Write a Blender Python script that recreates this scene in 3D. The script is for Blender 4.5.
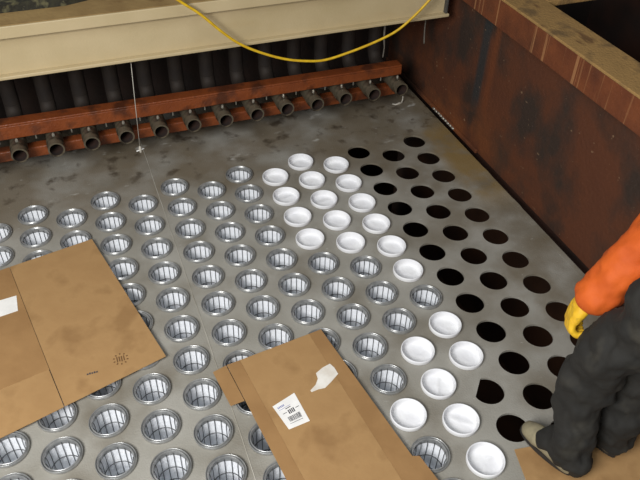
import bpy, bmesh, math, random
from mathutils import Vector, Matrix, noise as mnoise
random.seed(7)
for o in list(bpy.data.objects): bpy.data.objects.remove(o)
scene = bpy.context.scene
COL = scene.collection

# ------------------------------------------------------------------ camera
cam_d = bpy.data.cameras.new('camera'); cam = bpy.data.objects.new('camera', cam_d); COL.objects.link(cam)
R_ = Vector((0.93406705, -0.35623046, 0.02487186)); D_ = Vector((-0.21653049, -0.62039228, -0.75380897)); F_ = Vector((0.28396003, 0.6987226, -0.65662274))
m = Matrix((R_, -D_, -F_)).transposed().to_4x4(); m.translation = Vector((-1.62694853, -3.19522671, 2.52098828))
cam.matrix_world = m
cam_d.sensor_width = 36.0; cam_d.lens = 706.1112 * 36 / 640; cam_d.clip_start = 0.05
scene.camera = cam

# ------------------------------------------------------------------ light
world = bpy.data.worlds.new('world'); scene.world = world; world.use_nodes = True
bg = world.node_tree.nodes['Background']; bg.inputs[0].default_value = (0.93, 0.97, 1.0, 1); bg.inputs[1].default_value = 0.12

def area(name, loc, target, size, power, colour):
    l = bpy.data.lights.new(name, 'AREA'); l.shape = 'RECTANGLE'; l.size = size[0]; l.size_y = size[1]; l.energy = power; l.color = colour
    o = bpy.data.objects.new(name, l); COL.objects.link(o); o.location = loc
    o.rotation_euler = (Vector(target) - Vector(loc)).to_track_quat('-Z', 'Y').to_euler()
    return o
area('daylight_opening', (-3.35, -3.4, 3.0), (-1.6, -1.3, 0), (1.6, 1.4), 215, (1.0, 0.99, 0.97))
area('roof_hatch_daylight', (-1.9, -3.0, 5.6), (-1.3, -1.1, 0), (2.2, 2.2), 85, (0.92, 0.97, 1.0))

vs = scene.view_settings
vs.view_transform = 'Standard'; vs.look = 'None'; vs.gamma = 1; vs.use_curve_mapping = False; vs.exposure = 0.0

# ------------------------------------------------------------------ materials
def srgb(r, g, b):
    return tuple(((c / 255) / 12.92 if c / 255 <= 0.04045 else ((c / 255 + 0.055) / 1.055) ** 2.4) for c in (r, g, b)) + (1,)

MATS = {}
def mat(name, c1, c2=None, scale=8, rough=0.6, metal=0.0, bump=0.0, bscale=60, c3=None, stretch=None, detail=6, lo=0.35, hi=0.65, rough2=None):
    if name in MATS: return MATS[name]
    M = bpy.data.materials.new(name); M.use_nodes = True; MATS[name] = M
    nt = M.node_tree; N = nt.nodes; L = nt.links; b = N['Principled BSDF']
    b.inputs['Roughness'].default_value = rough; b.inputs['Metallic'].default_value = metal
    b.inputs['Base Color'].default_value = c1
    tc = N.new('ShaderNodeTexCoord'); mp = N.new('ShaderNodeMapping'); L.new(tc.outputs['Object'], mp.inputs[0])
    if stretch: mp.inputs['Scale'].default_value = stretch
    if c2:
        n = N.new('ShaderNodeTexNoise'); n.inputs['Scale'].default_value = scale; n.inputs['Detail'].default_value = detail; L.new(mp.outputs[0], n.inputs['Vector'])
        r = N.new('ShaderNodeValToRGB'); L.new(n.outputs['Fac'], r.inputs[0])
        r.color_ramp.elements[0].position = lo; r.color_ramp.elements[0].color = c1
        r.color_ramp.elements[1].position = hi; r.color_ramp.elements[1].color = c2
        if c3: e = r.color_ramp.elements.new((lo + hi) / 2 + 0.02); e.color = c3
        L.new(r.outputs[0], b.inputs['Base Color'])
        M['ramp'] = r.name
        if rough2 is not None:
            mr = N.new('ShaderNodeMapRange'); L.new(n.outputs['Fac'], mr.inputs[0]); mr.inputs[3].default_value = rough; mr.inputs[4].default_value = rough2
            mr.inputs[1].default_value = lo; mr.inputs[2].default_value = hi; L.new(mr.outputs[0], b.inputs['Roughness'])
    if bump:
        n2 = N.new('ShaderNodeTexNoise'); n2.inputs['Scale'].default_value = bscale; n2.inputs['Detail'].default_value = 4; L.new(mp.outputs[0], n2.inputs['Vector'])
        bp = N.new('ShaderNodeBump'); bp.inputs['Strength'].default_value = bump; bp.inputs['Distance'].default_value = 0.01
        L.new(n2.outputs['Fac'], bp.inputs['Height']); L.new(bp.outputs[0], b.inputs['Normal'])
    return M

def layer(M, colour, scale, lo, hi, stretch=(1, 1, 1), offset=(0, 0, 0), amount=1.0, detail=5, gate=None):
    """mix a stain with its own shape over a material's colour; gate = (axis, a, b): the stain only where coordinate goes a->b"""
    nt = M.node_tree; N = nt.nodes; L = nt.links; b = N['Principled BSDF']
    src = b.inputs['Base Color'].links[0].from_socket if b.inputs['Base Color'].links else None
    tc = N.new('ShaderNodeTexCoord'); mp = N.new('ShaderNodeMapping'); L.new(tc.outputs['Object'], mp.inputs[0])
    mp.inputs['Scale'].default_value = stretch; mp.inputs['Location'].default_value = offset
    n = N.new('ShaderNodeTexNoise'); n.inputs['Scale'].default_value = scale; n.inputs['Detail'].default_value = detail; L.new(mp.outputs[0], n.inputs['Vector'])
    mr = N.new('ShaderNodeMapRange'); L.new(n.outputs['Fac'], mr.inputs[0]); mr.inputs[1].default_value = lo; mr.inputs[2].default_value = hi; mr.inputs[4].default_value = amount
    fac = mr.outputs[0]
    for g in (gate or []):
        sx = N.new('ShaderNodeSeparateXYZ'); L.new(tc.outputs['Object'], sx.inputs[0])
        g2 = N.new('ShaderNodeMapRange'); g2.interpolation_type = 'SMOOTHSTEP'; L.new(sx.outputs[g[0]], g2.inputs[0]); g2.inputs[1].default_value = g[1]; g2.inputs[2].default_value = g[2]
        if g[1] > g[2]:
            g2.inputs[1].default_value = g[2]; g2.inputs[2].default_value = g[1]; g2.inputs[3].default_value = 1; g2.inputs[4].default_value = 0
        mu = N.new('ShaderNodeMath'); mu.operation = 'MULTIPLY'; L.new(fac, mu.inputs[0]); L.new(g2.outputs[0], mu.inputs[1]); fac = mu.outputs[0]
    mx = N.new('ShaderNodeMix'); mx.data_type = 'RGBA'; L.new(fac, mx.inputs[0])
    if src: L.new(src, mx.inputs[6])
    else: mx.inputs[6].default_value = b.inputs['Base Color'].default_value
    mx.inputs[7].default_value = colour; L.new(mx.outputs[2], b.inputs['Base Color'])

PLATE = mat('tubesheet_steel', srgb(136, 132, 122), srgb(160, 157, 149), 3.5, 0.55, 0.0, 0.25, 130, lo=0.3, hi=0.72, rough2=0.75)
layer(PLATE, srgb(96, 86, 68), 2.3, 0.50, 0.70, (1, 1, 1), (3, 1, 0), 0.75)
layer(PLATE, srgb(104, 90, 68), 3.1, 0.30, 0.56, (1, 1, 1), (0, 2, 0), 0.75, gate=[(1, -0.2, 0.35)])
layer(PLATE, srgb(104, 92, 72), 4.1, 0.36, 0.60, (1, 1, 1), (5, 2, 0), 0.7, gate=[(0, -0.25, 0.35)])
layer(PLATE, srgb(64, 52, 38), 9, 0.57, 0.68, (1, 1, 1), (0, 5, 0), 0.8, gate=[(1, 0.0, 0.5)])
layer(PLATE, srgb(70, 56, 40), 13, 0.57, 0.66, (1, 1, 1), (2, 5, 0), 0.8, gate=[(0, 0.0, 0.5), (1, 0.15, 0.4)])
layer(PLATE, srgb(132, 106, 56), 4.5, 0.32, 0.52, (1, 1, 1), (7, 2, 0), 0.8, gate=[(0, 0.40, 0.54), (1, -0.65, -0.35), (1, 0.45, 0.2)])
layer(PLATE, srgb(196, 194, 186), 6, 0.64, 0.71, (1, 1.8, 1), (1, 9, 0), 0.65, gate=[(1, 0.15, 0.35)])
layer(PLATE, srgb(188, 186, 178), 40, 0.68, 0.74, (0.6, 1.2, 1), (1, 3, 0), 0.35)
RUSTWALL = mat('rusted_wall_plate', srgb(82, 44, 24), srgb(54, 35, 24), 3.0, 0.75, 0.0, 0.4, 45, c3=srgb(88, 47, 24), lo=0.3, hi=0.7)
layer(RUSTWALL, srgb(42, 36, 30), 2.6, 0.46, 0.62, (1, 1.1, 0.8), (0, 1.7, 0.3), 0.85)
layer(RUSTWALL, srgb(120, 66, 28), 5, 0.42, 0.66, (1, 1, 1), (2, 0, 4), 0.8, gate=[(2, 0.5, 0.05), (1, -0.6, 0.2)])
layer(RUSTWALL, srgb(40, 42, 42), 3, 0.1, 0.3, (1, 1, 1), (0, 0, 0), 0.9, gate=[(1, 0.02, 0.06), (1, 0.14, 0.10), (2, 0.2, 0.36)])
layer(RUSTWALL, srgb(104, 54, 24), 3, 0.1, 0.3, (1, 1, 1), (0, 0, 0), 0.8, gate=[(1, -0.08, -0.03), (1, 0.02, -0.02), (2, 0.15, 0.4)])
layer(RUSTWALL, srgb(150, 122, 92), 30, 0.70, 0.74, (1, 1, 1), (4, 0, 0), 0.6)
RUSTLIP = mat('rusted_lip', srgb(98, 50, 26), srgb(122, 66, 34), 6, 0.7, 0.0, 0.3, 60)
layer(RUSTLIP, srgb(80, 44, 26), 4, 0.45, 0.65, amount=0.7)
layer(RUSTLIP, srgb(176, 128, 84), 9, 0.60, 0.66, (1, 5, 0.06), (0, 0.35, 0), 0.6)
DUSTTOP = mat('dusty_flange_top', srgb(156, 122, 72), srgb(122, 96, 60), 7, 0.85, 0.0, 0.5, 70, c3=srgb(164, 128, 76))
layer(DUSTTOP, srgb(90, 58, 34), 8, 0.60, 0.68, (1.6, 0.5, 1), (2, 1, 0), 0.7)
ORANGERUST = mat('orange_rust', srgb(118, 58, 26), srgb(82, 42, 22), 7, 0.45, 0.0, 0.35, 60, c3=srgb(130, 66, 30))
layer(ORANGERUST, srgb(88, 46, 28), 11, 0.56, 0.70, amount=0.8)
DARKRUST = mat('dark_rust', srgb(46, 30, 22), srgb(30, 22, 18), 4, 0.85, 0.0, 0.3, 40)
CHAMBER = mat('chamber_rust', srgb(84, 52, 30), srgb(56, 36, 24), 2.5, 0.9)
GAP = mat('dark_slot_edge', srgb(52, 32, 22), srgb(34, 24, 18), 12, 0.85, bump=0.4)
PIPE = mat('grey_pipe', srgb(92, 84, 70), srgb(60, 52, 42), 14, 0.45, 0.3, 0.2, 80, c3=srgb(104, 95, 78))
PIPEIN = mat('pipe_bore', srgb(54, 34, 26), srgb(34, 24, 20), 20, 0.8)
RISER = mat('riser_pipe', srgb(50, 41, 34), srgb(36, 29, 25), 9, 0.75, 0.0)  # darker than PIPE: shade behind the bars is put into this colour
BOLT = mat('zinc_bolt', srgb(190, 186, 174), srgb(150, 144, 130), 40, 0.35, 0.6)
CREAM = mat('cream_paint', srgb(192, 174, 137), srgb(181, 163, 125), 3, 0.5, 0.0, 0.08, 90)
layer(CREAM, srgb(176, 152, 108), 5, 0.60, 0.72, (0.4, 1, 1), (1, 2, 0), 0.4)
BEAMTOP = mat('dusty_beam_top', srgb(158, 130, 82), srgb(134, 106, 64), 6, 0.85, bump=0.3, bscale=50)
layer(BEAMTOP, srgb(110, 78, 40), 16, 0.62, 0.70, (0.5, 1, 1), (0, 4, 0), 0.6)
MOSS = mat('mossy_timber', srgb(50, 48, 34), srgb(92, 88, 62), 22, 0.95, bump=0.8, bscale=40, c3=srgb(36, 34, 26))
STEELRIM = mat('galvanised_rim', srgb(180, 180, 178), srgb(146, 147, 147), 30, 0.30, 0.5)
WIRE = mat('cage_wire', srgb(104, 106, 108), srgb(82, 84, 86), 60, 0.4, 0.6)
BAG = mat('white_filter_cloth', srgb(244, 246, 250), srgb(236, 239, 244), 25, 0.9, bump=0.25, bscale=50)
CUP = mat('white_felt_cup', srgb(232, 232, 233), srgb(224, 224, 227), 12, 0.7, bump=0.12, bscale=60)
CARD = mat('brown_cardboard', srgb(158, 122, 78), srgb(146, 111, 69), 5, 0.85, bump=0.12, bscale=30, c3=srgb(164, 128, 83))
layer(CARD, srgb(134, 99, 60), 3, 0.56, 0.74, amount=0.45)
CARD2 = mat('brown_cardboard_flap', srgb(156, 119, 75), srgb(144, 108, 66), 6, 0.8, bump=0.12, bscale=30)
CARDCUT = mat('cardboard_cut_edge', srgb(198, 160, 110), srgb(170, 130, 84), 60, 0.85)
PAPER = mat('white_paper', srgb(240, 238, 234), srgb(228, 226, 222), 20, 0.7)
PAPERTORN = mat('torn_paper', srgb(232, 228, 220), srgb(214, 206, 194), 20, 0.8)
INK = mat('dark_ink', srgb(60, 58, 62), srgb(76, 74, 78), 50, 0.7)
INKBLUE = mat('blue_ink', srgb(120, 124, 170), srgb(140, 144, 180), 50, 0.7)
STAMP = mat('stamp_ink', srgb(112, 80, 46), srgb(100, 70, 40), 50, 0.8)
CORD = mat('yellow_cord', srgb(226, 186, 36), srgb(206, 164, 30), 30, 0.45)
STRING = mat('pale_string', srgb(206, 200, 188), srgb(186, 180, 168), 50, 0.7)
ORANGE = mat('orange_cloth', srgb(206, 92, 20), srgb(186, 78, 15), 10, 0.75, bump=0.3, bscale=25)
TROUSER = mat('charcoal_cloth', srgb(33, 31, 27), srgb(26, 25, 22), 9, 0.85, bump=0.4, bscale=22)
layer(TROUSER, srgb(66, 62, 52), 7, 0.56, 0.72, amount=0.5)
GLOVE = mat('yellow_leather', srgb(232, 186, 40), srgb(216, 166, 34), 18, 0.6, bump=0.3, bscale=50)
layer(GLOVE, srgb(96, 76, 34), 14, 0.56, 0.68, offset=(1, 3, 2), amount=0.8)
SHOE = mat('dusty_suede', srgb(150, 140, 112), srgb(120, 112, 90), 14, 0.9, bump=0.2)
SOLE = mat('black_rubber', srgb(34, 32, 30), srgb(48, 44, 40), 30, 0.8)
SKIN = mat('skin', srgb(196, 150, 122), srgb(186, 138, 110), 12, 0.55)
HAIR = mat('dark_hair', srgb(52, 38, 28), srgb(36, 28, 22), 60, 0.6, stretch=(1, 1, 0.2))
SEAM = mat('weld_metal', srgb(140, 134, 120), srgb(188, 184, 174), 5, 0.6)
STRAP = mat('grey_strap', srgb(120, 114, 104), srgb(98, 92, 84), 40, 0.8)
BAYRUST = mat('bay_rust', srgb(74, 42, 28), srgb(44, 30, 24), 2.5, 0.85)
GREYPLATE = mat('grey_bracket', srgb(74, 72, 68), srgb(58, 54, 50), 12, 0.6)

# ------------------------------------------------------------------ helpers
def tag(o, label=None, cat=None, group=None, kind=None):
    if label: o['label'] = label
    if cat: o['category'] = cat
    if group: o['group'] = group
    if kind: o['kind'] = kind
    return o

def empty(name, loc):
    o = bpy.data.objects.new(name, None); o.location = loc; o.empty_display_size = 0.05; COL.objects.link(o); return o

def link_mesh(name, me, parent=None, mats=None):
    if mats:
        for k in (mats if isinstance(mats, (list, tuple)) else [mats]): me.materials.append(k)
    o = bpy.data.objects.new(name, me); COL.objects.link(o)
    if parent is not None: o.parent = parent
    return o

def finish(name, bm, mats, parent=None, smooth=False, angle=None, recalc=True):
    if recalc: bmesh.ops.recalc_face_normals(bm, faces=bm.faces)
    me = bpy.data.meshes.new(name); bm.to_mesh(me); bm.free()
    if smooth:
        for p in me.polygons: p.use_smooth = True
        if angle: me.set_sharp_from_angle(angle=math.radians(angle))
    return link_mesh(name, me, parent, mats)

def box(bm, x0, x1, y0, y1, z0, z1, bevel=0.0):
    r = bmesh.ops.create_cube(bm, size=1, matrix=Matrix.Translation(((x0 + x1) / 2, (y0 + y1) / 2, (z0 + z1) / 2)) @ Matrix.Diagonal((x1 - x0, y1 - y0, z1 - z0, 1)))
    if bevel:
        es = list({e for v in r['verts'] for e in v.link_edges})
        bmesh.ops.bevel(bm, geom=es, offset=bevel, segments=2, affect='EDGES', profile=0.5)

def lathe(bm, prof, seg=32, closed=False, mi=0, warp=None):
    rings = []
    for r, z in prof:
        if r < 1e-6: rings.append([bm.verts.new((0, 0, z))])
        else: rings.append([bm.verts.new((r * math.cos(2 * math.pi * k / seg), r * math.sin(2 * math.pi * k / seg), z)) for k in range(seg)])
    n = len(rings)
    for a in range(n if closed else n - 1):
        A, B = rings[a], rings[(a + 1) % n]
        for k in range(seg):
            k2 = (k + 1) % seg
            if len(A) == 1 and len(B) == 1: continue
            if len(A) == 1: f = bm.faces.new((A[0], B[k], B[k2]))
            elif len(B) == 1: f = bm.faces.new((A[k], B[0], A[k2]))
            else: f = bm.faces.new((A[k], B[k], B[k2], A[k2]))
            f.material_index = mi

def tube(bm, pts, rad, seg=8, caps=True, mi=0):
    pts = [Vector(p) for p in pts]; n = len(pts); rings = []
    rad = rad if isinstance(rad, (list, tuple)) else [rad] * n
    prev = None
    for i, p in enumerate(pts):
        t = (pts[min(i + 1, n - 1)] - pts[max(i - 1, 0)]).normalized()
        if prev is None:
            a = Vector((0, 0, 1)) if abs(t.z) < 0.9 else Vector((1, 0, 0)); u = t.cross(a).normalized()
        else:
            u = (prev - t * prev.dot(t)).normalized()
        prev = u; w = t.cross(u)
        rings.append([bm.verts.new(p + (u * math.cos(2 * math.pi * k / seg) + w * math.sin(2 * math.pi * k / seg)) * rad[i]) for k in range(seg)])
    for a in range(n - 1):
        for k in range(seg):
            f = bm.faces.new((rings[a][k], rings[a][(k + 1) % seg], rings[a + 1][(k + 1) % seg], rings[a + 1][k])); f.material_index = mi
    if caps:
        bm.faces.new(rings[0][::-1]).material_index = mi; bm.faces.new(rings[-1]).material_index = mi

def spline(pts, sub=6):
    P = [Vector(p) for p in pts]; out = []
    for i in range(len(P) - 1):
        p0, p1, p2, p3 = P[max(i - 1, 0)], P[i], P[i + 1], P[min(i + 2, len(P) - 1)]
        for k in range(sub):
            t = k / sub
            out.append(0.5 * ((2 * p1) + (-p0 + p2) * t + (2 * p0 - 5 * p1 + 4 * p2 - p3) * t * t + (-p0 + 3 * p1 - 3 * p2 + p3) * t ** 3))
    out.append(P[-1]); return out

# ------------------------------------------------------------------ lattice of the tube sheet
ORD = 'first second third fourth fifth sixth seventh eighth ninth tenth eleventh twelfth thirteenth fourteenth fifteenth sixteenth seventeenth eighteenth nineteenth twentieth'.split()
PV = 0.2; PC = 0.19671; HR = 0.0715
def centre(i, j):
    return (PC * i - (0.0054 if i <= -7 else 0), -0.5 * PV * i - PV * j)
def jmin(i): return -math.floor(i / 2) - 1     # first hole of each column, counted from the pipe row
CUPS = {(-2, 0), (-1, 0), (-1, 5), (-1, 7), (-1, 8), (-2, 8), (-2, 9), (-3, 10), (-2, 10), (-2, 11)} | {(i, j) for i in (-3, -2, -1) for j in (1, 2, 3, 4)}
CARTON_L = [(-1.693, -0.133), (-1.486, -1.054), (-1.937, -1.178), (-2.65, -1.38), (-2.62, -0.33), (-2.11, -0.217)]
CARTON_R = [(-1.242, -1.196), (-0.768, -1.139), (-0.747, -1.325), (-0.60, -2.10), (-0.70, -2.32), (-1.12, -2.27)]
CARTON_B = [(-0.255, -1.997), (0.42, -2.10), (0.36, -2.55), (-0.36, -2.44)]
def inside(p, poly):
    c = False; n = len(poly)
    for a in range(n):
        x1, y1 = poly[a]; x2, y2 = poly[(a + 1) % n]
        if (y1 > p[1]) != (y2 > p[1]) and p[0] < (x2 - x1) * (p[1] - y1) / (y2 - y1) + x1: c = not c
    return c
def covered(x, y):
    pts = [(x + 0.078 * math.cos(a * math.pi / 8), y + 0.078 * math.sin(a * math.pi / 8)) for a in range(16)]
    return any(all(inside(p, q) for p in pts) for q in (CARTON_L, CARTON_R, CARTON_B))
SPOTS = []
for i in range(-12, 3):
    for j in range(-3, 22):
        if j < jmin(i): continue
        x, y = centre(i, j)
        if y < -2.5: continue
        # keep what the picture shows plus a narrow margin around it
        v = Vector((x, y, 0)) - cam.matrix_world.translation
        d = v.dot(F_); px = 320 + 706.1 * v.dot(R_) / d; py = 240 + 706.1 * v.dot(D_) / d
        if not (-55 < px < 720 and py < 545): continue
        if covered(x, y): continue
        if i >= 0 or (i, j) in ((-1, 9), (-1, 10), (-1, 11), (-1, 12)): kind = 'open'
        elif (i, j) in CUPS: kind = 'cup'
        else: kind = 'cage'
        SPOTS.append((i, j, x, y, kind))

# ------------------------------------------------------------------ setting: tube sheet
XL, XR, YN, YB = -3.6, 0.672, -3.4, 1.28
bm = bmesh.new(); SEG = 28; CUTN = (0.751, -0.660); CUTD = -0.046
cells = {(s[0], s[1]): s for s in SPOTS}
def quad(x0, x1, y0, y1, mi=0):
    if x1 - x0 < 1e-5 or y1 - y0 < 1e-5: return
    bm.faces.new([bm.verts.new((x, y, 0)) for x, y in ((x0, y0), (x1, y0), (x1, y1), (x0, y1))]).material_index = mi
edges = {}
for i in range(-12, 3):
    cx = centre(i, 0)[0]
    xl = XL if i == -12 else (centre(i - 1, 0)[0] + cx) / 2
    xr = XR if i == 2 else (centre(i + 1, 0)[0] + cx) / 2
    ys = sorted([s for s in SPOTS if s[0] == i], key=lambda s: s[3])
    y = YN
    for s in ys:
        x0, y0 = s[2], s[3]
        quad(xl, xr, y, y0 - PV / 2)
        quad(xl, x0 - PC / 2 + 1e-4, y0 - PV / 2, y0 + PV / 2); quad(x0 + PC / 2 - 1e-4, xr, y0 - PV / 2, y0 + PV / 2)
        inner, outer, low = [], [], []
        for k in range(SEG):
            a = 2 * math.pi * (k + 0.5) / SEG; ca, sa = math.cos(a), math.sin(a)
            rx, ry = HR * ca, HR * sa
            if (i, s[1]) == (-1, 9):      # a straight cut keeps this hole from being a full circle
                dcut = rx * CUTN[0] + ry * CUTN[1]
                if dcut < CUTD: rx += CUTN[0] * (CUTD - dcut); ry += CUTN[1] * (CUTD - dcut)
            inner.append(bm.verts.new((x0 + rx, y0 + ry, 0))); low.append(bm.verts.new((x0 + rx, y0 + ry, -0.012)))
            t = min((PC / 2 - 1e-4) / max(abs(ca), 1e-9), (PV / 2) / max(abs(sa), 1e-9))
            outer.append(bm.verts.new((x0 + ca * t, y0 + sa * t, 0)))
        corners = {}
        for k in range(SEG):
            k2 = (k + 1) % SEG; vs_ = [inner[k], outer[k]]
            o1, o2 = outer[k].co, outer[k2].co
            e1 = abs(abs(o1.x - x0) - (PC / 2 - 1e-4)) < 1e-6; e2 = abs(abs(o2.x - x0) - (PC / 2 - 1e-4)) < 1e-6
            if e1 != e2:
                sx = 1 if (o1.x - x0 + o2.x - x0) > 0 else -1; sy = 1 if (o1.y - y0 + o2.y - y0) > 0 else -1
                vs_.append(bm.verts.new((x0 + sx * (PC / 2 - 1e-4), y0 + sy * PV / 2, 0)))
            vs_ += [outer[k2], inner[k2]]
            bm.faces.new(vs_)
            bm.faces.new((inner[k2], low[k2], low[k], inner[k]))
        y = y0 + PV / 2
    quad(xl, xr, y, YB)
me = bpy.data.meshes.new('floor'); bm.to_mesh(me); bm.free()
floor = link_mesh('floor', me, None, PLATE)
tag(floor, 'grey steel tube sheet floor pierced by staggered rows of round holes', kind='structure')

bm = bmesh.new(); tube(bm, [(-1.281 + 0.003 * mnoise.noise((0, y * 3, 0)), y, 0.0005) for y in [0.85 - 0.05 * k for k in range(80)]], 0.0020, 6)
finish('weld_seam', bm, SEAM, floor, True)
# ragged edge of the plate along the slot by the wall
bm = bmesh.new()
ed = []
for k in range(0, 95):
    y = 1.25 - 0.05 * k; w = 0.012 * mnoise.noise((y * 6, 3, 0)) - (0.012 if y > -0.05 else 0)
    ed.append((0.668 + w, y))
for (xa, ya), (xb, yb) in zip(ed[:-1], ed[1:]):
    v = [bm.verts.new(p) for p in ((0.64, ya, 0.0015), (xa, ya, 0.0015), (xb, yb, 0.0015), (0.64, yb, 0.0015), (xa, ya, -0.02), (xb, yb, -0.02), (0.64, ya, -0.001), (0.64, yb, -0.001))]
    bm.faces.new(v[:4]); bm.faces.new((v[1], v[4], v[5], v[2])); bm.faces.new((v[6], v[0], v[3], v[7]))
finish('plate_edge', bm, PLATE, floor)

# chamber under the plate (brown, dim)
bm = bmesh.new()
for pts in (((-3.7, -3.5, -1.6), (0.95, -3.5, -1.6), (0.95, 1.4, -1.6), (-3.7, 1.4, -1.6)),
            ((0.95, -3.5, -1.6), (0.95, 1.4, -1.6), (0.95, 1.4, -0.02), (0.95, -3.5, -0.02)),
            ((-3.65, -3.5, -1.6), (-3.65, 1.4, -1.6), (-3.65, 1.4, -0.02), (-3.65, -3.5, -0.02)),
            ((-3.7, 1.3, -1.6), (0.9, 1.3, -1.6), (0.9, 1.3, -0.02), (-3.7, 1.3, -0.02)),
            ((-3.7, -3.45, -1.6), (0.9, -3.45, -1.6), (0.9, -3.45, -0.02), (-3.7, -3.45, -0.02))):
    bm.faces.new([bm.verts.new(p) for p in pts])
tag(finish('wall_chamber', bm, CHAMBER, None, recalc=False), 'rusty brown chamber below the pierced floor', kind='structure')

# right wall, built as a plate with a flanged top
bm = bmesh.new(); box(bm, 0.715, 0.735, -3.4, 1.3, 0.004, 0.97)
wall = tag(finish('wall_right', bm, RUSTWALL), 'dark rusted steel side wall with a flanged top', kind='structure')
bm = bmesh.new(); box(bm, 0.698, 0.714, -3.4, 1.29, 0.835, 0.985, 0.003)
finish('flange_lip', bm, RUSTLIP, wall, recalc=True)
bm = bmesh.new(); box(bm, 0.696, 0.915, -3.4, 1.29, 0.986, 1.0, 0.003)
finish('flange_top', bm, DUSTTOP, wall)
bm = bmesh.new(); box(bm, 0.694, 0.7145, -0.06, 1.29, 0.004, 0.03, 0.004)
finish('base_angle', bm, RUSTWALL, wall)
bm = bmesh.new()
for k in range(9):
    y = 0.50 - k * 0.033; bmesh.ops.create_icosphere(bm, subdivisions=1, radius=1, matrix=Matrix.Translation((0.692, y, 0.02 + 0.004 * mnoise.noise((k * 1.7, 0, 0)))) @ Matrix.Diagonal((0.010, 0.02, 0.009, 1)))
finish('weld_bead', bm, BOLT, wall, True)

# back wall and the dark bay beyond the side wall
bm = bmesh.new(); box(bm, -3.7, 2.6, 1.30, 1.34, -0.1, 3.2)
tag(finish('wall_back', bm, DARKRUST), 'dark rusted steel back wall behind the pipes', kind='structure')
bm = bmesh.new(); box(bm, 2.56, 2.6, -3.4, 1.3, -0.6, 3.2)
tag(finish('wall_outer', bm, BAYRUST), 'dark outer wall of the bay beyond the rusted side wall', kind='structure')
bm = bmesh.new(); box(bm, 0.736, 2.56, -3.4, 1.3, -0.12, -0.08)
tag(finish('floor_bay', bm, BAYRUST), 'dark rusty floor of the bay beyond the side wall', kind='structure')
bm = bmesh.new(); box(bm, 0.92, 2.56, -0.13, 0.12, 0.965, 1.0, 0.006)
tag(finish('cross_beam', bm, DUSTTOP), 'dusty brown cross beam leaving the flanged wall top sideways', 'beam')

# ------------------------------------------------------------------ cream beam
bx = empty('steel_beam', (-1.2, 0.38, 0.752))
def bpart(name, x0, x1, y0, y1, z0, z1, m_, bev=0.004, parent=bx):
    bm = bmesh.new(); box(bm, x0 + 1.2, x1 + 1.2, y0 - 0.38, y1 - 0.38, z0 - 0.752, z1 - 0.752, bev); return finish(name, bm, m_, parent)
bpart('bottom_flange', -3.6, 0.61, 0.352, 0.56, 0.752, 0.770, CREAM)
bpart('web', -3.6, 0.585, 0.385, 0.402, 0.7705, 0.9675, CREAM, 0.0)
bpart('top_flange', -3.6, 0.62, 0.345, 0.56, 0.968, 1.030, CREAM)
bpart('dust_layer', -3.6, 0.61, 0.352, 0.555, 1.0305, 1.034, BEAMTOP, 0.001)
bpart('end_plate', 0.5855, 0.600, 0.36, 0.55, 0.7705, 0.9675, GREYPLATE)
tag(bx, 'long cream painted steel beam above the row of pipe stubs', 'beam')
bm = bmesh.new(); box(bm, 0.54, 0.69, 0.38, 0.52, 1.0345, 1.10, 0.006)
bracket = tag(finish('steel_bracket', bm, GREYPLATE), 'dark grey steel block on the end of the cream beam', 'bracket')
bm = bmesh.new()
n = 60
prof = [(0.50, 1.0345), (0.50, 1.09), (0.60, 1.10), (0.66, 1.06), (0.66, 1.0345)]
rings = []
for k in range(n + 1):
    x = -3.6 + k * (2.55 / n); taper = 1 if k < n - 12 else max(0.25, (n - k) / 12)
    rings.append([bm.verts.new((x, 0.66 + (py - 0.66) * taper + (0.02 * mnoise.noise((x * 5, a, 1)) if a in (1, 2, 3) else 0), 1.0345 + (pz - 1.0345) * (0.8 + 0.35 * mnoise.noise((x * 7, a * 2, 5))) * taper)) for a, (py, pz) in enumerate(prof)])
for a in range(n):
    for b in range(5): bm.faces.new((rings[a][b], rings[a][(b + 1) % 5], rings[a + 1][(b + 1) % 5], rings[a + 1][b]))
bm.faces.new(rings[0]); bm.faces.new(rings[-1][::-1])
tag(finish('timber_plank', bm, MOSS), 'dark mossy plank lying along the top of the cream beam', 'plank')

# ------------------------------------------------------------------ rusty bars and pipes
bars = empty('rusty_rail', (-1.0, 0.58, 0.305)); low_bar = empty('rusty_rail', (-1.0, 0.6, 0.0))
def rpart(name, x0, x1, y0, y1, z0, z1, bev, par):
    bm = bmesh.new(); box(bm, x0, x1, y0, y1, z0, z1, bev)
    for v in bm.verts:
        if z1 > 0.36 and v.co.z > 0.34: v.co.z -= 0.011 * (v.co.x + 2.0)      # the old bar dips towards the wall
        v.co -= par.location
    return finish(name, bm, ORANGERUST, par)
rpart('front_leg', -3.5, 0.44, 0.560, 0.572, 0.292, 0.372, 0.003, bars)
rpart('top_leg', -3.5, 0.44, 0.560, 0.640, 0.3725, 0.386, 0.004, bars)
for k in range(14):                      # studs hanging under the upper bar between the pipes
    x = PC * (2 - k) - PC / 2 if k < 14 else 0
    bm = bmesh.new(); tube(bm, [(x, 0.566, 0.3015), (x, 0.566, 0.268)], 0.004, 6)
    for v in bm.verts: v.co -= bars.location
    finish('stud', bm, BOLT, bars)
rpart('bar', -3.5, 0.43, 0.590, 0.655, 0.130, 0.196, 0.006, low_bar)
for x in (-3.3, -2.36): rpart('support_foot', x - 0.012, x + 0.012, 0.635, 0.654, 0.0005, 0.130, 0.0, low_bar)
tag(bars, 'upper orange rusted angle bar running over the tops of the pipe stubs', 'rail')
tag(low_bar, 'lower rusted bar carrying the pipe stubs just above the floor', 'rail')

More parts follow.
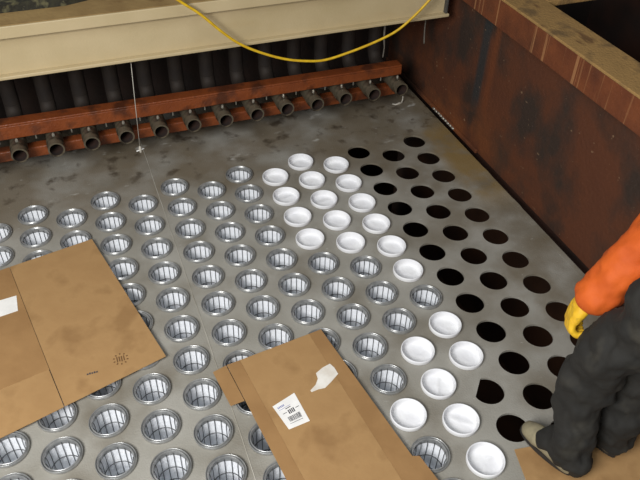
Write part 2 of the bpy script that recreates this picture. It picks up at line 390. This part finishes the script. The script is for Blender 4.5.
def pipe_parts():
    root = empty('pipe_stub', (0, 0.45, 0.245)); r = 0.046; ri = 0.037
    bm = bmesh.new(); seg = 24
    for rad, flip in ((r, False), (ri, True)):
        pass
    A = [bm.verts.new((r * math.cos(2 * math.pi * k / seg), 0, r * math.sin(2 * math.pi * k / seg))) for k in range(seg)]
    B = [bm.verts.new((ri * math.cos(2 * math.pi * k / seg), 0, ri * math.sin(2 * math.pi * k / seg))) for k in range(seg)]
    C_ = [bm.verts.new((v.co.x, 0.30, v.co.z)) for v in B]
    path = [(0.20,), ]
    rings = [A]
    for t in (0.20, 0.36): rings.append([bm.verts.new((v.co.x, t, v.co.z)) for v in A])
    for k in range(1, 7):                # elbow turning up
        a = k / 6 * math.pi / 2; cy, cz, R = 0.36, 0.09, 0.09
        rings.append([bm.verts.new((v.co.x, cy + (R - v.co.z) * math.sin(a), cz - (R - v.co.z) * math.cos(a))) for v in A])
    for k in range(seg):
        k2 = (k + 1) % seg
        bm.faces.new((A[k], A[k2], B[k2], B[k]))
        bm.faces.new((B[k], B[k2], C_[k2], C_[k])).material_index = 1
        for a in range(len(rings) - 1): bm.faces.new((rings[a][k], rings[a + 1][k], rings[a + 1][k2], rings[a][k2])).material_index = 2 if a else 0
    bm.faces.new(C_).material_index = 1
    t = finish('pipe', bm, [PIPE, PIPEIN, RISER], root, True, 40)
    bm = bmesh.new(); tube(bm, [(0, 0.45, 0.091), (0, 0.45, 0.8)], 0.046, 20); finish('riser', bm, RISER, root, True, 40)
    bm = bmesh.new(); tube(bm, [(0, 0.075, 0.044), (0, 0.075, 0.060)], 0.0085, 6); tube(bm, [(0, 0.075, 0.060), (0, 0.075, 0.066)], 0.005, 6); finish('bolt', bm, BOLT, root)
    bm = bmesh.new(); tube(bm, [(0, 0.055, 0), (0, 0.098, 0)], 0.0485, 24, False); finish('clamp_band', bm, PIPE, root, True)
    return root
pr = pipe_parts()
tag(pr, 'short grey pipe stub poking out between the orange rusted rail bars', 'pipe', 'row of pipe stubs under the cream beam')
kids = list(pr.children)
for n_, i in enumerate(range(2, -13, -1)):
    o = pr if n_ == 0 else pr.copy()
    if n_:
        COL.objects.link(o)
        for ch in kids:
            c = ch.copy(); COL.objects.link(c); c.parent = o
    tag(o, 'grey pipe stub poking out between the rusted bars, %s from the rusted side wall' % ORD[n_])
    o.location = (PC * i - (0.004 if i <= -7 else 0), 0.45 + random.uniform(-.008, .008), 0.245)

# plumb string, drips
bm = bmesh.new(); st = empty('plumb_string', (-1.314, 0.48, 0.10))
tube(bm, [(0.032, 0, 0.652), (0.018, 0, 0.4), (0.0, 0, 0.045)], 0.0022, 6); finish('string', bm, STRING, st, True)
bm = bmesh.new(); tube(bm, [(0, 0, 0.05), (0, 0, 0.035), (0, 0, 0.008), (0, 0, 0.0)], [0.004, 0.009, 0.007, 0.002], 8); finish('weight', bm, STRING, st, True)
bm = bmesh.new(); tube(bm, [(-0.024, -0.004, 0.02), (0.024, 0.004, 0.026)], 0.004, 6); finish('toggle', bm, PAPER, st, True)
tag(st, 'thin pale plumb string hanging from the cream beam past the rail', 'string')
bm = bmesh.new(); tube(bm, spline([(0.262, 0.50, 0.752), (0.258, 0.50, 0.62), (0.266, 0.5, 0.54), (0.262, 0.5, 0.47)], 4), [0.007] * 4 + [0.006] * 4 + [0.004] * 5, 6)
tag(finish('hanging_strap', bm, STRAP, None, True), 'pale strap dangling under the cream beam near the yellow cord', 'strap')
bm = bmesh.new(); tube(bm, spline([(0.537, 0.50, 0.752), (0.539, 0.50, 0.62), (0.548, 0.5, 0.52)], 4), [0.004] * 5 + [0.005] * 4, 6)
tag(finish('hanging_strap', bm, STRAP, None, True), 'short pale strap dangling from the end of the cream beam beside the wall', 'strap')

bm = bmesh.new(); tube(bm, [(0.455, 0.67, 0.006), (0.475, 0.655, 0.005), (0.505, 0.662, 0.006), (0.535, 0.665, 0.004)], [0.004, 0.006, 0.009, 0.004], 6); tube(bm, [(0.525, 0.665, 0.005), (0.530, 0.662, 0.03), (0.528, 0.66, 0.06)], [0.006, 0.004, 0.003], 6)
tag(finish('string_scrap', bm, STRING, None, True), 'pale scrap of knotted string on the floor under the pipes by the wall', 'scrap')

# yellow cord draped in front of the beam
cp = [(-1.62, 0.24, 2.1), (-1.36, 0.26, 1.5), (-1.16, 0.28, 1.21), (-1.024, 0.29, 1.081), (-0.919, 0.29, 0.994), (-0.81, 0.29, 0.881), (-0.716, 0.29, 0.799), (-0.594, 0.29, 0.728), (-0.46, 0.29, 0.671), (-0.339, 0.29, 0.64), (-0.216, 0.29, 0.627), (-0.061, 0.29, 0.653), (0.095, 0.29, 0.692), (0.22, 0.29, 0.737), (0.31, 0.29, 0.798), (0.397, 0.29, 0.877), (0.46, 0.285, 0.96), (0.54, 0.28, 1.12), (0.66, 0.26, 1.5), (0.74, 0.25, 2.1)]
bm = bmesh.new(); tube(bm, spline(cp, 5), 0.0075, 8)
tag(finish('extension_cord', bm, CORD, None, True), 'yellow cord sagging in front of the cream beam', 'cord')

# ------------------------------------------------------------------ filters
def cage_meshes():
    parts = []
    bm = bmesh.new()
    prof = [(0.0700, -0.02), (0.0705, 0.0005), (0.0800, 0.0005), (0.0815, 0.003), (0.0820, 0.010), (0.0812, 0.0145), (0.0796, 0.0158), (0.0778, 0.0145), (0.0768, 0.0070), (0.0750, 0.0060), (0.0740, 0.0105), (0.0725, 0.0150), (0.0706, 0.0158), (0.0688, 0.0140), (0.0674, 0.008), (0.0664, -0.008), (0.0672, -0.012)]
    lathe(bm, prof, 36); parts.append(('rim', bm, STEELRIM))
    bm = bmesh.new()
    lathe(bm, [(0.0672, -0.006), (0.0668, -0.05), (0.0662, -0.11), (0.0672, -0.15), (0.0650, -0.19), (0.045, -0.20), (0.02, -0.20), (0, -0.20)], 32); parts.append(('filter_bag', bm, BAG))  # bottom set shallow so the white cloth bounces light up the walls
    bm = bmesh.new()
    for k in range(14):
        a = 2 * math.pi * (k + 0.5) / 14; x, y = 0.0625 * math.cos(a), 0.0625 * math.sin(a)
        tube(bm, [(x * 1.05, y * 1.05, 0.002), (x, y, -0.02), (x, y, -0.188)], 0.0016, 5, False)
    for z in (-0.092, -0.18):
        tube(bm, [(0.0625 * math.cos(2 * math.pi * k / 28), 0.0625 * math.sin(2 * math.pi * k / 28), z) for k in range(29)], 0.0019, 5, False)
    parts.append(('wire_cage', bm, WIRE))
    out = []
    for n_, b_, m_ in parts:
        bmesh.ops.recalc_face_normals(b_, faces=b_.faces)
        me = bpy.data.meshes.new(n_); b_.to_mesh(me); b_.free(); me.materials.append(m_)
        for p in me.polygons: p.use_smooth = True
        if n_ == 'rim': me.set_sharp_from_angle(angle=math.radians(50))
        out.append((n_, me))
    return out
def cup_mesh(seed):
    bm = bmesh.new()
    prof = [(0.0700, -0.030), (0.0705, 0.0005), (0.0768, 0.0005), (0.0782, 0.005), (0.0784, 0.018), (0.0774, 0.0235), (0.0752, 0.0250), (0.0730, 0.0235), (0.0716, 0.018), (0.0700, 0.004), (0.0680, -0.006), (0.0650, -0.011), (0.058, -0.0135), (0.044, -0.0145), (0.026, -0.015), (0.012, -0.015), (0, -0.015)]
    lathe(bm, prof, 36)
    rs = random.Random(seed); a0 = rs.uniform(0, 6.28); amp = rs.choice((0.001, 0.002, 0.007)); off = rs.uniform(-0.02, 0.03)
    for v in bm.verts:                   # soft folds of the cloth in the bottom of the cup
        r = math.hypot(v.co.x, v.co.y)
        if v.co.z < 0.0 and r < 0.067:
            d = v.co.x * math.cos(a0) + v.co.y * math.sin(a0) - off
            v.co.z += (amp * math.exp(-(d / 0.012) ** 2) + 0.003 * mnoise.noise((v.co.x * 25 + seed, v.co.y * 25, seed))) * min(1, (0.068 - r) / 0.02)
    bmesh.ops.recalc_face_normals(bm, faces=bm.faces)
    me = bpy.data.meshes.new('cup'); bm.to_mesh(me); bm.free(); me.materials.append(CUP)
    for p in me.polygons: p.use_smooth = True
    return me
CM = cage_meshes(); KM = [cup_mesh(s) for s in range(6)]
for i, j, x, y, kind in SPOTS:
    if kind == 'cage':
        e = empty('filter_cage', (x, y, 0)); e.rotation_euler.z = random.uniform(0, 6.28)
        tag(e, 'metal rimmed wire cage filter, %s hole column from rusted wall, %s from pipe row' % (ORD[2 - i], ORD[j - jmin(i)]), 'filter', 'metal rimmed filters in the pierced floor')
        for n_, me in CM:
            o = bpy.data.objects.new(n_, me); COL.objects.link(o); o.parent = e
    elif kind == 'cup':
        o = bpy.data.objects.new('white_cup', random.choice(KM)); COL.objects.link(o); o.location = (x, y, 0); o.rotation_euler.z = random.uniform(0, 6.28)
        tag(o, 'white shallow cup in floor, %s hole column from rusted wall, %s from pipe row' % (ORD[2 - i], ORD[j - jmin(i)]), 'cup', 'white cups pressed into the floor holes')

# ------------------------------------------------------------------ cardboard
def sheet(name, poly, z, parent, mats, thick=0.004, seed=0, amp=0.004, bend=None, cuts=4):
    bm = bmesh.new(); f = bm.faces.new([bm.verts.new((x, y, 0)) for x, y in poly])
    bmesh.ops.triangulate(bm, faces=[f])
    for _ in range(cuts):
        long = [e for e in bm.edges if e.calc_length() > 0.07]
        if not long: break
        bmesh.ops.subdivide_edges(bm, edges=long, cuts=1); bmesh.ops.triangulate(bm, faces=bm.faces[:])
    for v in bm.verts:
        v.co.z = z + amp * (0.5 + 0.5 * mnoise.noise((v.co.x * 3.3 + seed, v.co.y * 3.3, seed * 1.3))) + (bend(v.co.x, v.co.y) if bend else 0)
    top = bm.faces[:]
    r = bmesh.ops.extrude_face_region(bm, geom=top)
    vv = [g for g in r['geom'] if isinstance(g, bmesh.types.BMVert)]
    for v in vv: v.co.z += thick
    bmesh.ops.recalc_face_normals(bm, faces=bm.faces)
    bm.normal_update()
    for f in bm.faces:
        if len(mats) > 1 and abs(f.normal.z) < 0.4: f.material_index = 1
    if parent is not None:
        for v in bm.verts: v.co -= parent.location
    return finish(name, bm, mats, parent, True, 35)

def decal(name, poly, zf, parent, m_):
    bm = bmesh.new(); n = len(poly)
    a = [bm.verts.new((x, y, zf)) for x, y in poly]; b = [bm.verts.new((x, y, zf + 0.0006)) for x, y in poly]
    bm.faces.new(b); bm.faces.new(a[::-1])
    for k in range(n): bm.faces.new((a[k], a[(k + 1) % n], b[(k + 1) % n], b[k]))
    base = parent
    off = Vector((0, 0, 0))
    while base is not None: off += base.location; base = base.parent
    for v in bm.verts: v.co -= off
    return finish(name, bm, m_, parent)

CM2 = [CARD, CARDCUT]
ZB = 0.0225
cl = empty('cardboard_sheet', (-1.9, -0.7, ZB))
tag(cl, 'flattened brown carton with a split left flap lying over the metal rimmed filters', 'cardboard')
sheet('panel', [(-1.693, -0.133), (-1.486, -1.054), (-1.937, -1.178), (-1.978, -0.956), (-2.11, -0.217)], ZB, cl, CM2, seed=1, amp=0.001)
sheet('side_panel', [(-2.1120, -0.2175), (-1.980, -0.956), (-2.60, -1.09), (-2.62, -0.33)], ZB, cl, [CARD2, CARDCUT], seed=2, amp=0.001)
sheet('end_flap', [(-1.9815, -0.9575), (-1.940, -1.180), (-2.62, -1.365), (-2.60, -1.0915)], ZB, cl, [CARD, CARDCUT], seed=5, amp=0.001)
ZT = ZB + 0.0052
lb = decal('label_sticker', [(-2.089, -0.44), (-2.088, -0.547), (-2.30, -0.580), (-2.29, -0.46)], ZT, cl, PAPER)
bm = bmesh.new()
for k in range(10):                      # round mark printed on the carton
    a = k * math.tau / 10
    box(bm, -0.003, 0.003, 0.026, 0.034, 0, 0.0005); bmesh.ops.rotate(bm, verts=bm.verts[-8:], cent=(0, 0, 0), matrix=Matrix.Rotation(a, 3, 'Z'))
for k in range(4): box(bm, -0.018 + k * 0.010, -0.013 + k * 0.010, -0.016 + 0.003 * (k % 2), 0.016, 0, 0.0005)
for v in bm.verts: v.co += Vector((-1.678, -1.004, ZT)) - cl.location
finish('printed_mark', bm, STAMP, cl)
bm = bmesh.new()
for k in range(5): box(bm, -0.025 + k * 0.01, -0.018 + k * 0.01, -0.004, 0.004 + 0.002 * (k % 2), 0, 0.0005)
for v in bm.verts: v.co += Vector((-1.805, -1.042, ZT)) - cl.location
finish('printed_mark', bm, INK, cl)

cr = empty('cardboard_sheet', (-1.0, -1.6, ZB))
tag(cr, 'flattened brown carton with a white barcode label and torn paper patch', 'cardboard')
def lerp(a, b, t): return (a[0] + (b[0] - a[0]) * t, a[1] + (b[1] - a[1]) * t)
TLc, TRc, BRc, BLc = (-1.242, -1.196), (-0.790, -1.142), (-0.665, -2.32), (-1.12, -2.27)
sheet('panel', [(-1.180, -1.189), (-0.835, -1.147), (-0.722, -2.30), (-1.062, -2.26)], ZB, cr, CM2, seed=3, amp=0.001)
sheet('side_strip', [(-1.242, -1.196), (-1.1806, -1.189), (-1.0626, -2.26), (-1.125, -2.25)], ZB, cr, [CARD2, CARDCUT], seed=4, amp=0.001)
sheet('side_strip', [(-0.8344, -1.147), (-0.772, -1.139), (-0.747, -1.325), (-0.668, -1.89), (-0.64, -1.90), (-0.62, -2.02), (-0.61, -2.28), (-0.7214, -2.30)], ZB, cr, [CARD2, CARDCUT], seed=6, amp=0.001)
sheet('corner_flap', [(-1.310, -1.213), (-1.246, -1.196), (-1.222, -1.405), (-1.284, -1.410)], ZB - 0.0015, cr, [CARD2, CARDCUT], seed=8, amp=0.001)
ZR = ZB + 0.0052
lab = decal('label_sticker', [(-1.120, -1.477), (-1.010, -1.441), (-0.996, -1.597), (-1.091, -1.607)], ZR, cr, PAPER)
lab.data.name = 'label_sticker'
def on_label(u, v): # u along the top edge, v down
    a = lerp((-1.120, -1.477), (-1.010, -1.441), u); b = lerp((-1.091, -1.607), (-0.996, -1.597), u); return lerp(a, b, v)
def strokes(name, rects, m_):
    bm = bmesh.new()
    for u0, u1, v0, v1 in rects:
        bm.faces.new([bm.verts.new(Vector((*on_label(u, v), ZR + 0.0009)) - cr.location) for u, v in ((u0, v0), (u0, v1), (u1, v1), (u1, v0))])
    finish(name, bm, m_, lab, recalc=False)
rs = random.Random(3)
bars_ = []; u = 0.24
while u < 0.80:
    w = rs.choice((0.012, 0.02, 0.032)); bars_.append((u, u + w, 0.60, 0.78)); u += w + rs.choice((0.014, 0.024))
strokes('barcode', bars_, INK)
strokes('printed_text', [(0.40 + k * 0.075, 0.45 + k * 0.075, 0.38, 0.53) for k in range(4)] + [(0.36, 0.60, 0.30, 0.325), (0.2, 0.8, 0.83, 0.845), (0.16, 0.34, 0.42, 0.44), (0.74, 0.9, 0.42, 0.44)], INK)
strokes('printed_text', [(0.12 + k * 0.06, 0.16 + k * 0.06, 0.13, 0.20) for k in range(5)] + [(0.12, 0.62, 0.25, 0.265)], INKBLUE)
decal('torn_paper', [(-0.885, -1.374), (-0.845, -1.354), (-0.807, -1.345), (-0.797, -1.372), (-0.794, -1.410), (-0.838, -1.440), (-0.876, -1.462), (-0.905, -1.459), (-0.938, -1.463), (-0.941, -1.453), (-0.908, -1.432), (-0.888, -1.405)], ZR, cr, PAPERTORN)

cb = empty('cardboard_sheet', (0, -2.2, 0.004))
tag(cb, 'brown cardboard piece under the boots of the worker', 'cardboard')
sheet('panel', CARTON_B, 0.004, cb, CM2, seed=9, amp=0.002)

# ------------------------------------------------------------------ worker
def blob(name, chains, mats, parent, voxel, smooth_it=6, disp=None, origin=Vector((0, 0, 0)), scale=None):
    """continuous surface grown over tapered limb segments"""
    bm = bmesh.new()
    for ch in chains:
        pts = spline([c[:3] for c in ch], 5) if len(ch) > 2 else [Vector(c[:3]) for c in ch]
        rr = []
        if len(ch) > 2:
            for a in range(len(ch) - 1):
                for k in range(5): rr.append(ch[a][3] + (ch[a + 1][3] - ch[a][3]) * k / 5)
            rr.append(ch[-1][3])
        else: rr = [c[3] for c in ch]
        tube(bm, pts, rr, 14)
        for p, r in ((pts[0], rr[0]), (pts[-1], rr[-1])): bmesh.ops.create_icosphere(bm, subdivisions=2, radius=r, matrix=Matrix.Translation(p))
    me = bpy.data.meshes.new(name); bm.to_mesh(me); bm.free()
    tmp = bpy.data.objects.new(name + '_tmp', me); COL.objects.link(tmp)
    rm = tmp.modifiers.new('r', 'REMESH'); rm.mode = 'VOXEL'; rm.voxel_size = voxel
    sm = tmp.modifiers.new('s', 'SMOOTH'); sm.iterations = smooth_it; sm.factor = 0.5
    if disp:
        for size, strength in disp:
            tx = bpy.data.textures.new('folds', 'CLOUDS'); tx.noise_scale = size; tx.noise_depth = 1
            dm = tmp.modifiers.new('d', 'DISPLACE'); dm.texture = tx; dm.strength = strength; dm.mid_level = 0.5; dm.texture_coords = 'LOCAL'
    dg = bpy.context.evaluated_depsgraph_get(); dg.update()
    me2 = bpy.data.meshes.new_from_object(tmp.evaluated_get(dg)); me2.name = name
    bpy.data.objects.remove(tmp)
    for v in me2.vertices: v.co -= origin
    me2.materials.clear()
    for p in me2.polygons: p.use_smooth = True; p.material_index = 0
    return link_mesh(name, me2, parent, mats)

O = Vector((-0.03, -2.13, 0.011))
pp = empty('person', O)
tag(pp, 'worker in orange sleeve, yellow glove and dark trousers standing beside the open holes', 'person')
kw = dict(origin=O)
# body under the clothes: one surface
blob('body', [[(0.06, -2.14, 0.92, .13), (0.16, -2.05, 1.08, .14), (0.29, -1.93, 1.25, .14), (0.345, -1.86, 1.37, .055), (0.365, -1.82, 1.43, .055)],
              [(0.355, -1.81, 1.455, .06), (0.39, -1.78, 1.52, .088), (0.40, -1.77, 1.555, .092)], [(0.375, -1.755, 1.455, .05), (0.37, -1.74, 1.49, .05)],
              [(0.345, -1.70, 1.50, .012), (0.35, -1.68, 1.485, .014)], [(0.485, -1.80, 1.51, .016), (0.49, -1.80, 1.535, .016)], [(0.305, -1.79, 1.51, .016), (0.30, -1.79, 1.535, .016)],
              [(0.20, -1.91, 1.21, .06), (0.035, -1.915, 0.93, .045), (-0.078, -1.898, 0.72, .03)],
              [(0.40, -1.86, 1.21, .06), (0.60, -1.84, 0.97, .045), (0.62, -1.74, 0.78, .03)],
              [(-0.01, -2.15, 0.86, .09), (-0.06, -2.05, 0.48, .05), (-0.105, -2.125, 0.12, .028)],
              [(0.12, -2.18, 0.86, .09), (0.10, -2.10, 0.48, .05), (0.096, -2.12, 0.12, .028)]], SKIN, pp, 0.012, 3, **kw)
blob('hair', [[(0.40, -1.795, 1.57, .088), (0.395, -1.82, 1.535, .088)]], HAIR, pp, 0.012, 3, [(0.02, 0.006)], **kw)
for dx in (-0.032, 0.03):
    bm = bmesh.new(); bmesh.ops.create_icosphere(bm, subdivisions=2, radius=0.011, matrix=Matrix.Translation(Vector((0.385 + dx, -1.695, 1.525)) - O)); finish('eye', bm, SOLE, pp, True)
blob('jacket', [[(0.115, -2.115, 0.99, .165), (0.18, -2.04, 1.10, .172), (0.29, -1.94, 1.24, .170), (0.335, -1.875, 1.33, .085)],
                [(0.215, -1.935, 1.19, .098), (0.125, -1.935, 1.045, .090), (0.045, -1.932, 0.915, .080), (-0.015, -1.924, 0.806, .076), (-0.046, -1.918, 0.760, .071)],
                [(0.40, -1.87, 1.20, .098), (0.60, -1.845, 0.98, .085), (0.62, -1.75, 0.81, .058)]], ORANGE, pp, 0.011, 5, [(0.09, 0.035), (0.035, 0.008)], **kw)
blob('trousers', [[(0.0, -2.155, 0.90, .125), (-0.01, -2.15, 0.82, .120), (-0.055, -2.070, 0.63, .108), (-0.062, -2.040, 0.48, .098), (-0.092, -2.072, 0.30, .084), (-0.110, -2.118, 0.15, .086), (-0.108, -2.142, 0.112, .080)],
                  [(-0.125, -2.09, 0.14, .065), (-0.150, -2.045, 0.105, .048)],
                  [(0.12, -2.175, 0.90, .125), (0.12, -2.17, 0.82, .120), (0.115, -2.125, 0.62, .105), (0.110, -2.105, 0.48, .098), (0.100, -2.11, 0.30, .088), (0.098, -2.12, 0.15, .088), (0.098, -2.13, 0.106, .076)],
                  [(-0.01, -2.16, 0.92, .125), (0.12, -2.17, 0.93, .125)], [(0.06, -2.15, 0.93, .14), (0.10, -2.12, 1.0, .14)]], TROUSER, pp, 0.009, 3, [(0.12, 0.06), (0.05, 0.020), (0.02, 0.004)], **kw)

def glove(w, k, t, side, up):
    """wrist, knuckle and fingertip points; five curled fingers around the palm"""
    G = 1.12
    w, k, t = Vector(w), Vector(k), Vector(t); ax = (k - w).normalized(); s = Vector(side); s = (s - ax * s.dot(ax)).normalized(); n = ax.cross(s)
    if n.dot(Vector(up)) < 0: n = -n
    ch = []
    V = lambda p, r: (p.x, p.y, p.z, r)
    q_ = lambda f_, sd, up_: w + ax * f_ * G + s * sd * G + n * up_ * G
    ch.append([V(q_(-0.06, 0, 0), 0.046), V(q_(-0.01, 0, 0), 0.040), V(q_(0.02, 0, 0), 0.036)])
    for q in (-0.026, -0.009, 0.009, 0.026): ch.append([V(q_(0, q * 0.6, 0), 0.028), V(q_(0.04, q * 0.95, 0), 0.025), V(q_(0.078, q, -0.002), 0.019)])
    for q, ln in ((-0.029, 0.060), (-0.010, 0.074), (0.010, 0.080), (0.029, 0.070)):
        ch.append([V(q_(0.078, q, 0), 0.0155), V(q_(0.078 + ln * 0.45, q * 1.1, -0.012), 0.0145), V(q_(0.078 + ln * 0.62, q * 1.12, -0.036), 0.0135), V(q_(0.078 + ln * 0.42, q * 1.1, -0.056), 0.012)])
    ch.append([V(q_(0.02, 0.028, -0.004), 0.022), V(q_(0.048, 0.048, -0.018), 0.0185), V(q_(0.076, 0.046, -0.034), 0.0155), V(q_(0.096, 0.034, -0.046), 0.013)])
    return ch
blob('glove', glove((-0.070, -1.905, 0.728), (-0.100, -1.900, 0.650), (-0.148, -1.91, 0.6), (0.45, 0.85, -0.2), (-0.9, 0.3, 0.3)), GLOVE, pp, 0.005, 3, [(0.02, 0.003)], **kw)
blob('glove', glove((0.622, -1.735, 0.77), (0.625, -1.70, 0.70), (0.62, -1.68, 0.65), (-0.8, 0.3, 0.1), (0.3, 0.8, 0.1)), GLOVE, pp, 0.005, 3, [(0.02, 0.003)], **kw)
for (hx, hy, tx, ty) in ((-0.118, -2.150, -0.170, -1.945), (0.100, -2.135, 0.070, -1.945)):
    d = Vector((tx - hx, ty - hy, 0)).normalized(); hl = Vector((hx, hy, 0)); tl = Vector((tx, ty, 0)); mid = (hl + tl) / 2
    sh = blob('boot', [[(*(hl + d * 0.03).xy, 0.060, .034), (*(hl + d * 0.02).xy, 0.10, .046), (*(hl + d * 0.02).xy, 0.15, .048)],
                  [(*(hl + d * 0.0).xy, 0.052, .036), (*mid.xy, 0.060, .040), (*(tl - d * 0.06).xy, 0.062, .047), (*(tl - d * 0.018).xy, 0.053, .039)]], SHOE, pp, 0.007, 4, **kw)
    bm = bmesh.new(); out = []
    n_ = Vector((-d.y, d.x, 0))
    for k in range(24):
        a = math.tau * k / 24; u = math.cos(a); v = math.sin(a)
        p = mid + d * u * 0.132 + n_ * v * (0.034 + 0.005 * u); out.append(p)
    lo_ = [bm.verts.new((p.x, p.y, 0.0115)) for p in out]; hi_ = [bm.verts.new((p.x, p.y, 0.034)) for p in out]
    bm.faces.new(lo_[::-1]); bm.faces.new(hi_)
    for k in range(24): bm.faces.new((lo_[k], lo_[(k + 1) % 24], hi_[(k + 1) % 24], hi_[k]))
    for v in bm.verts: v.co -= O
    finish('sole', bm, SOLE, sh)
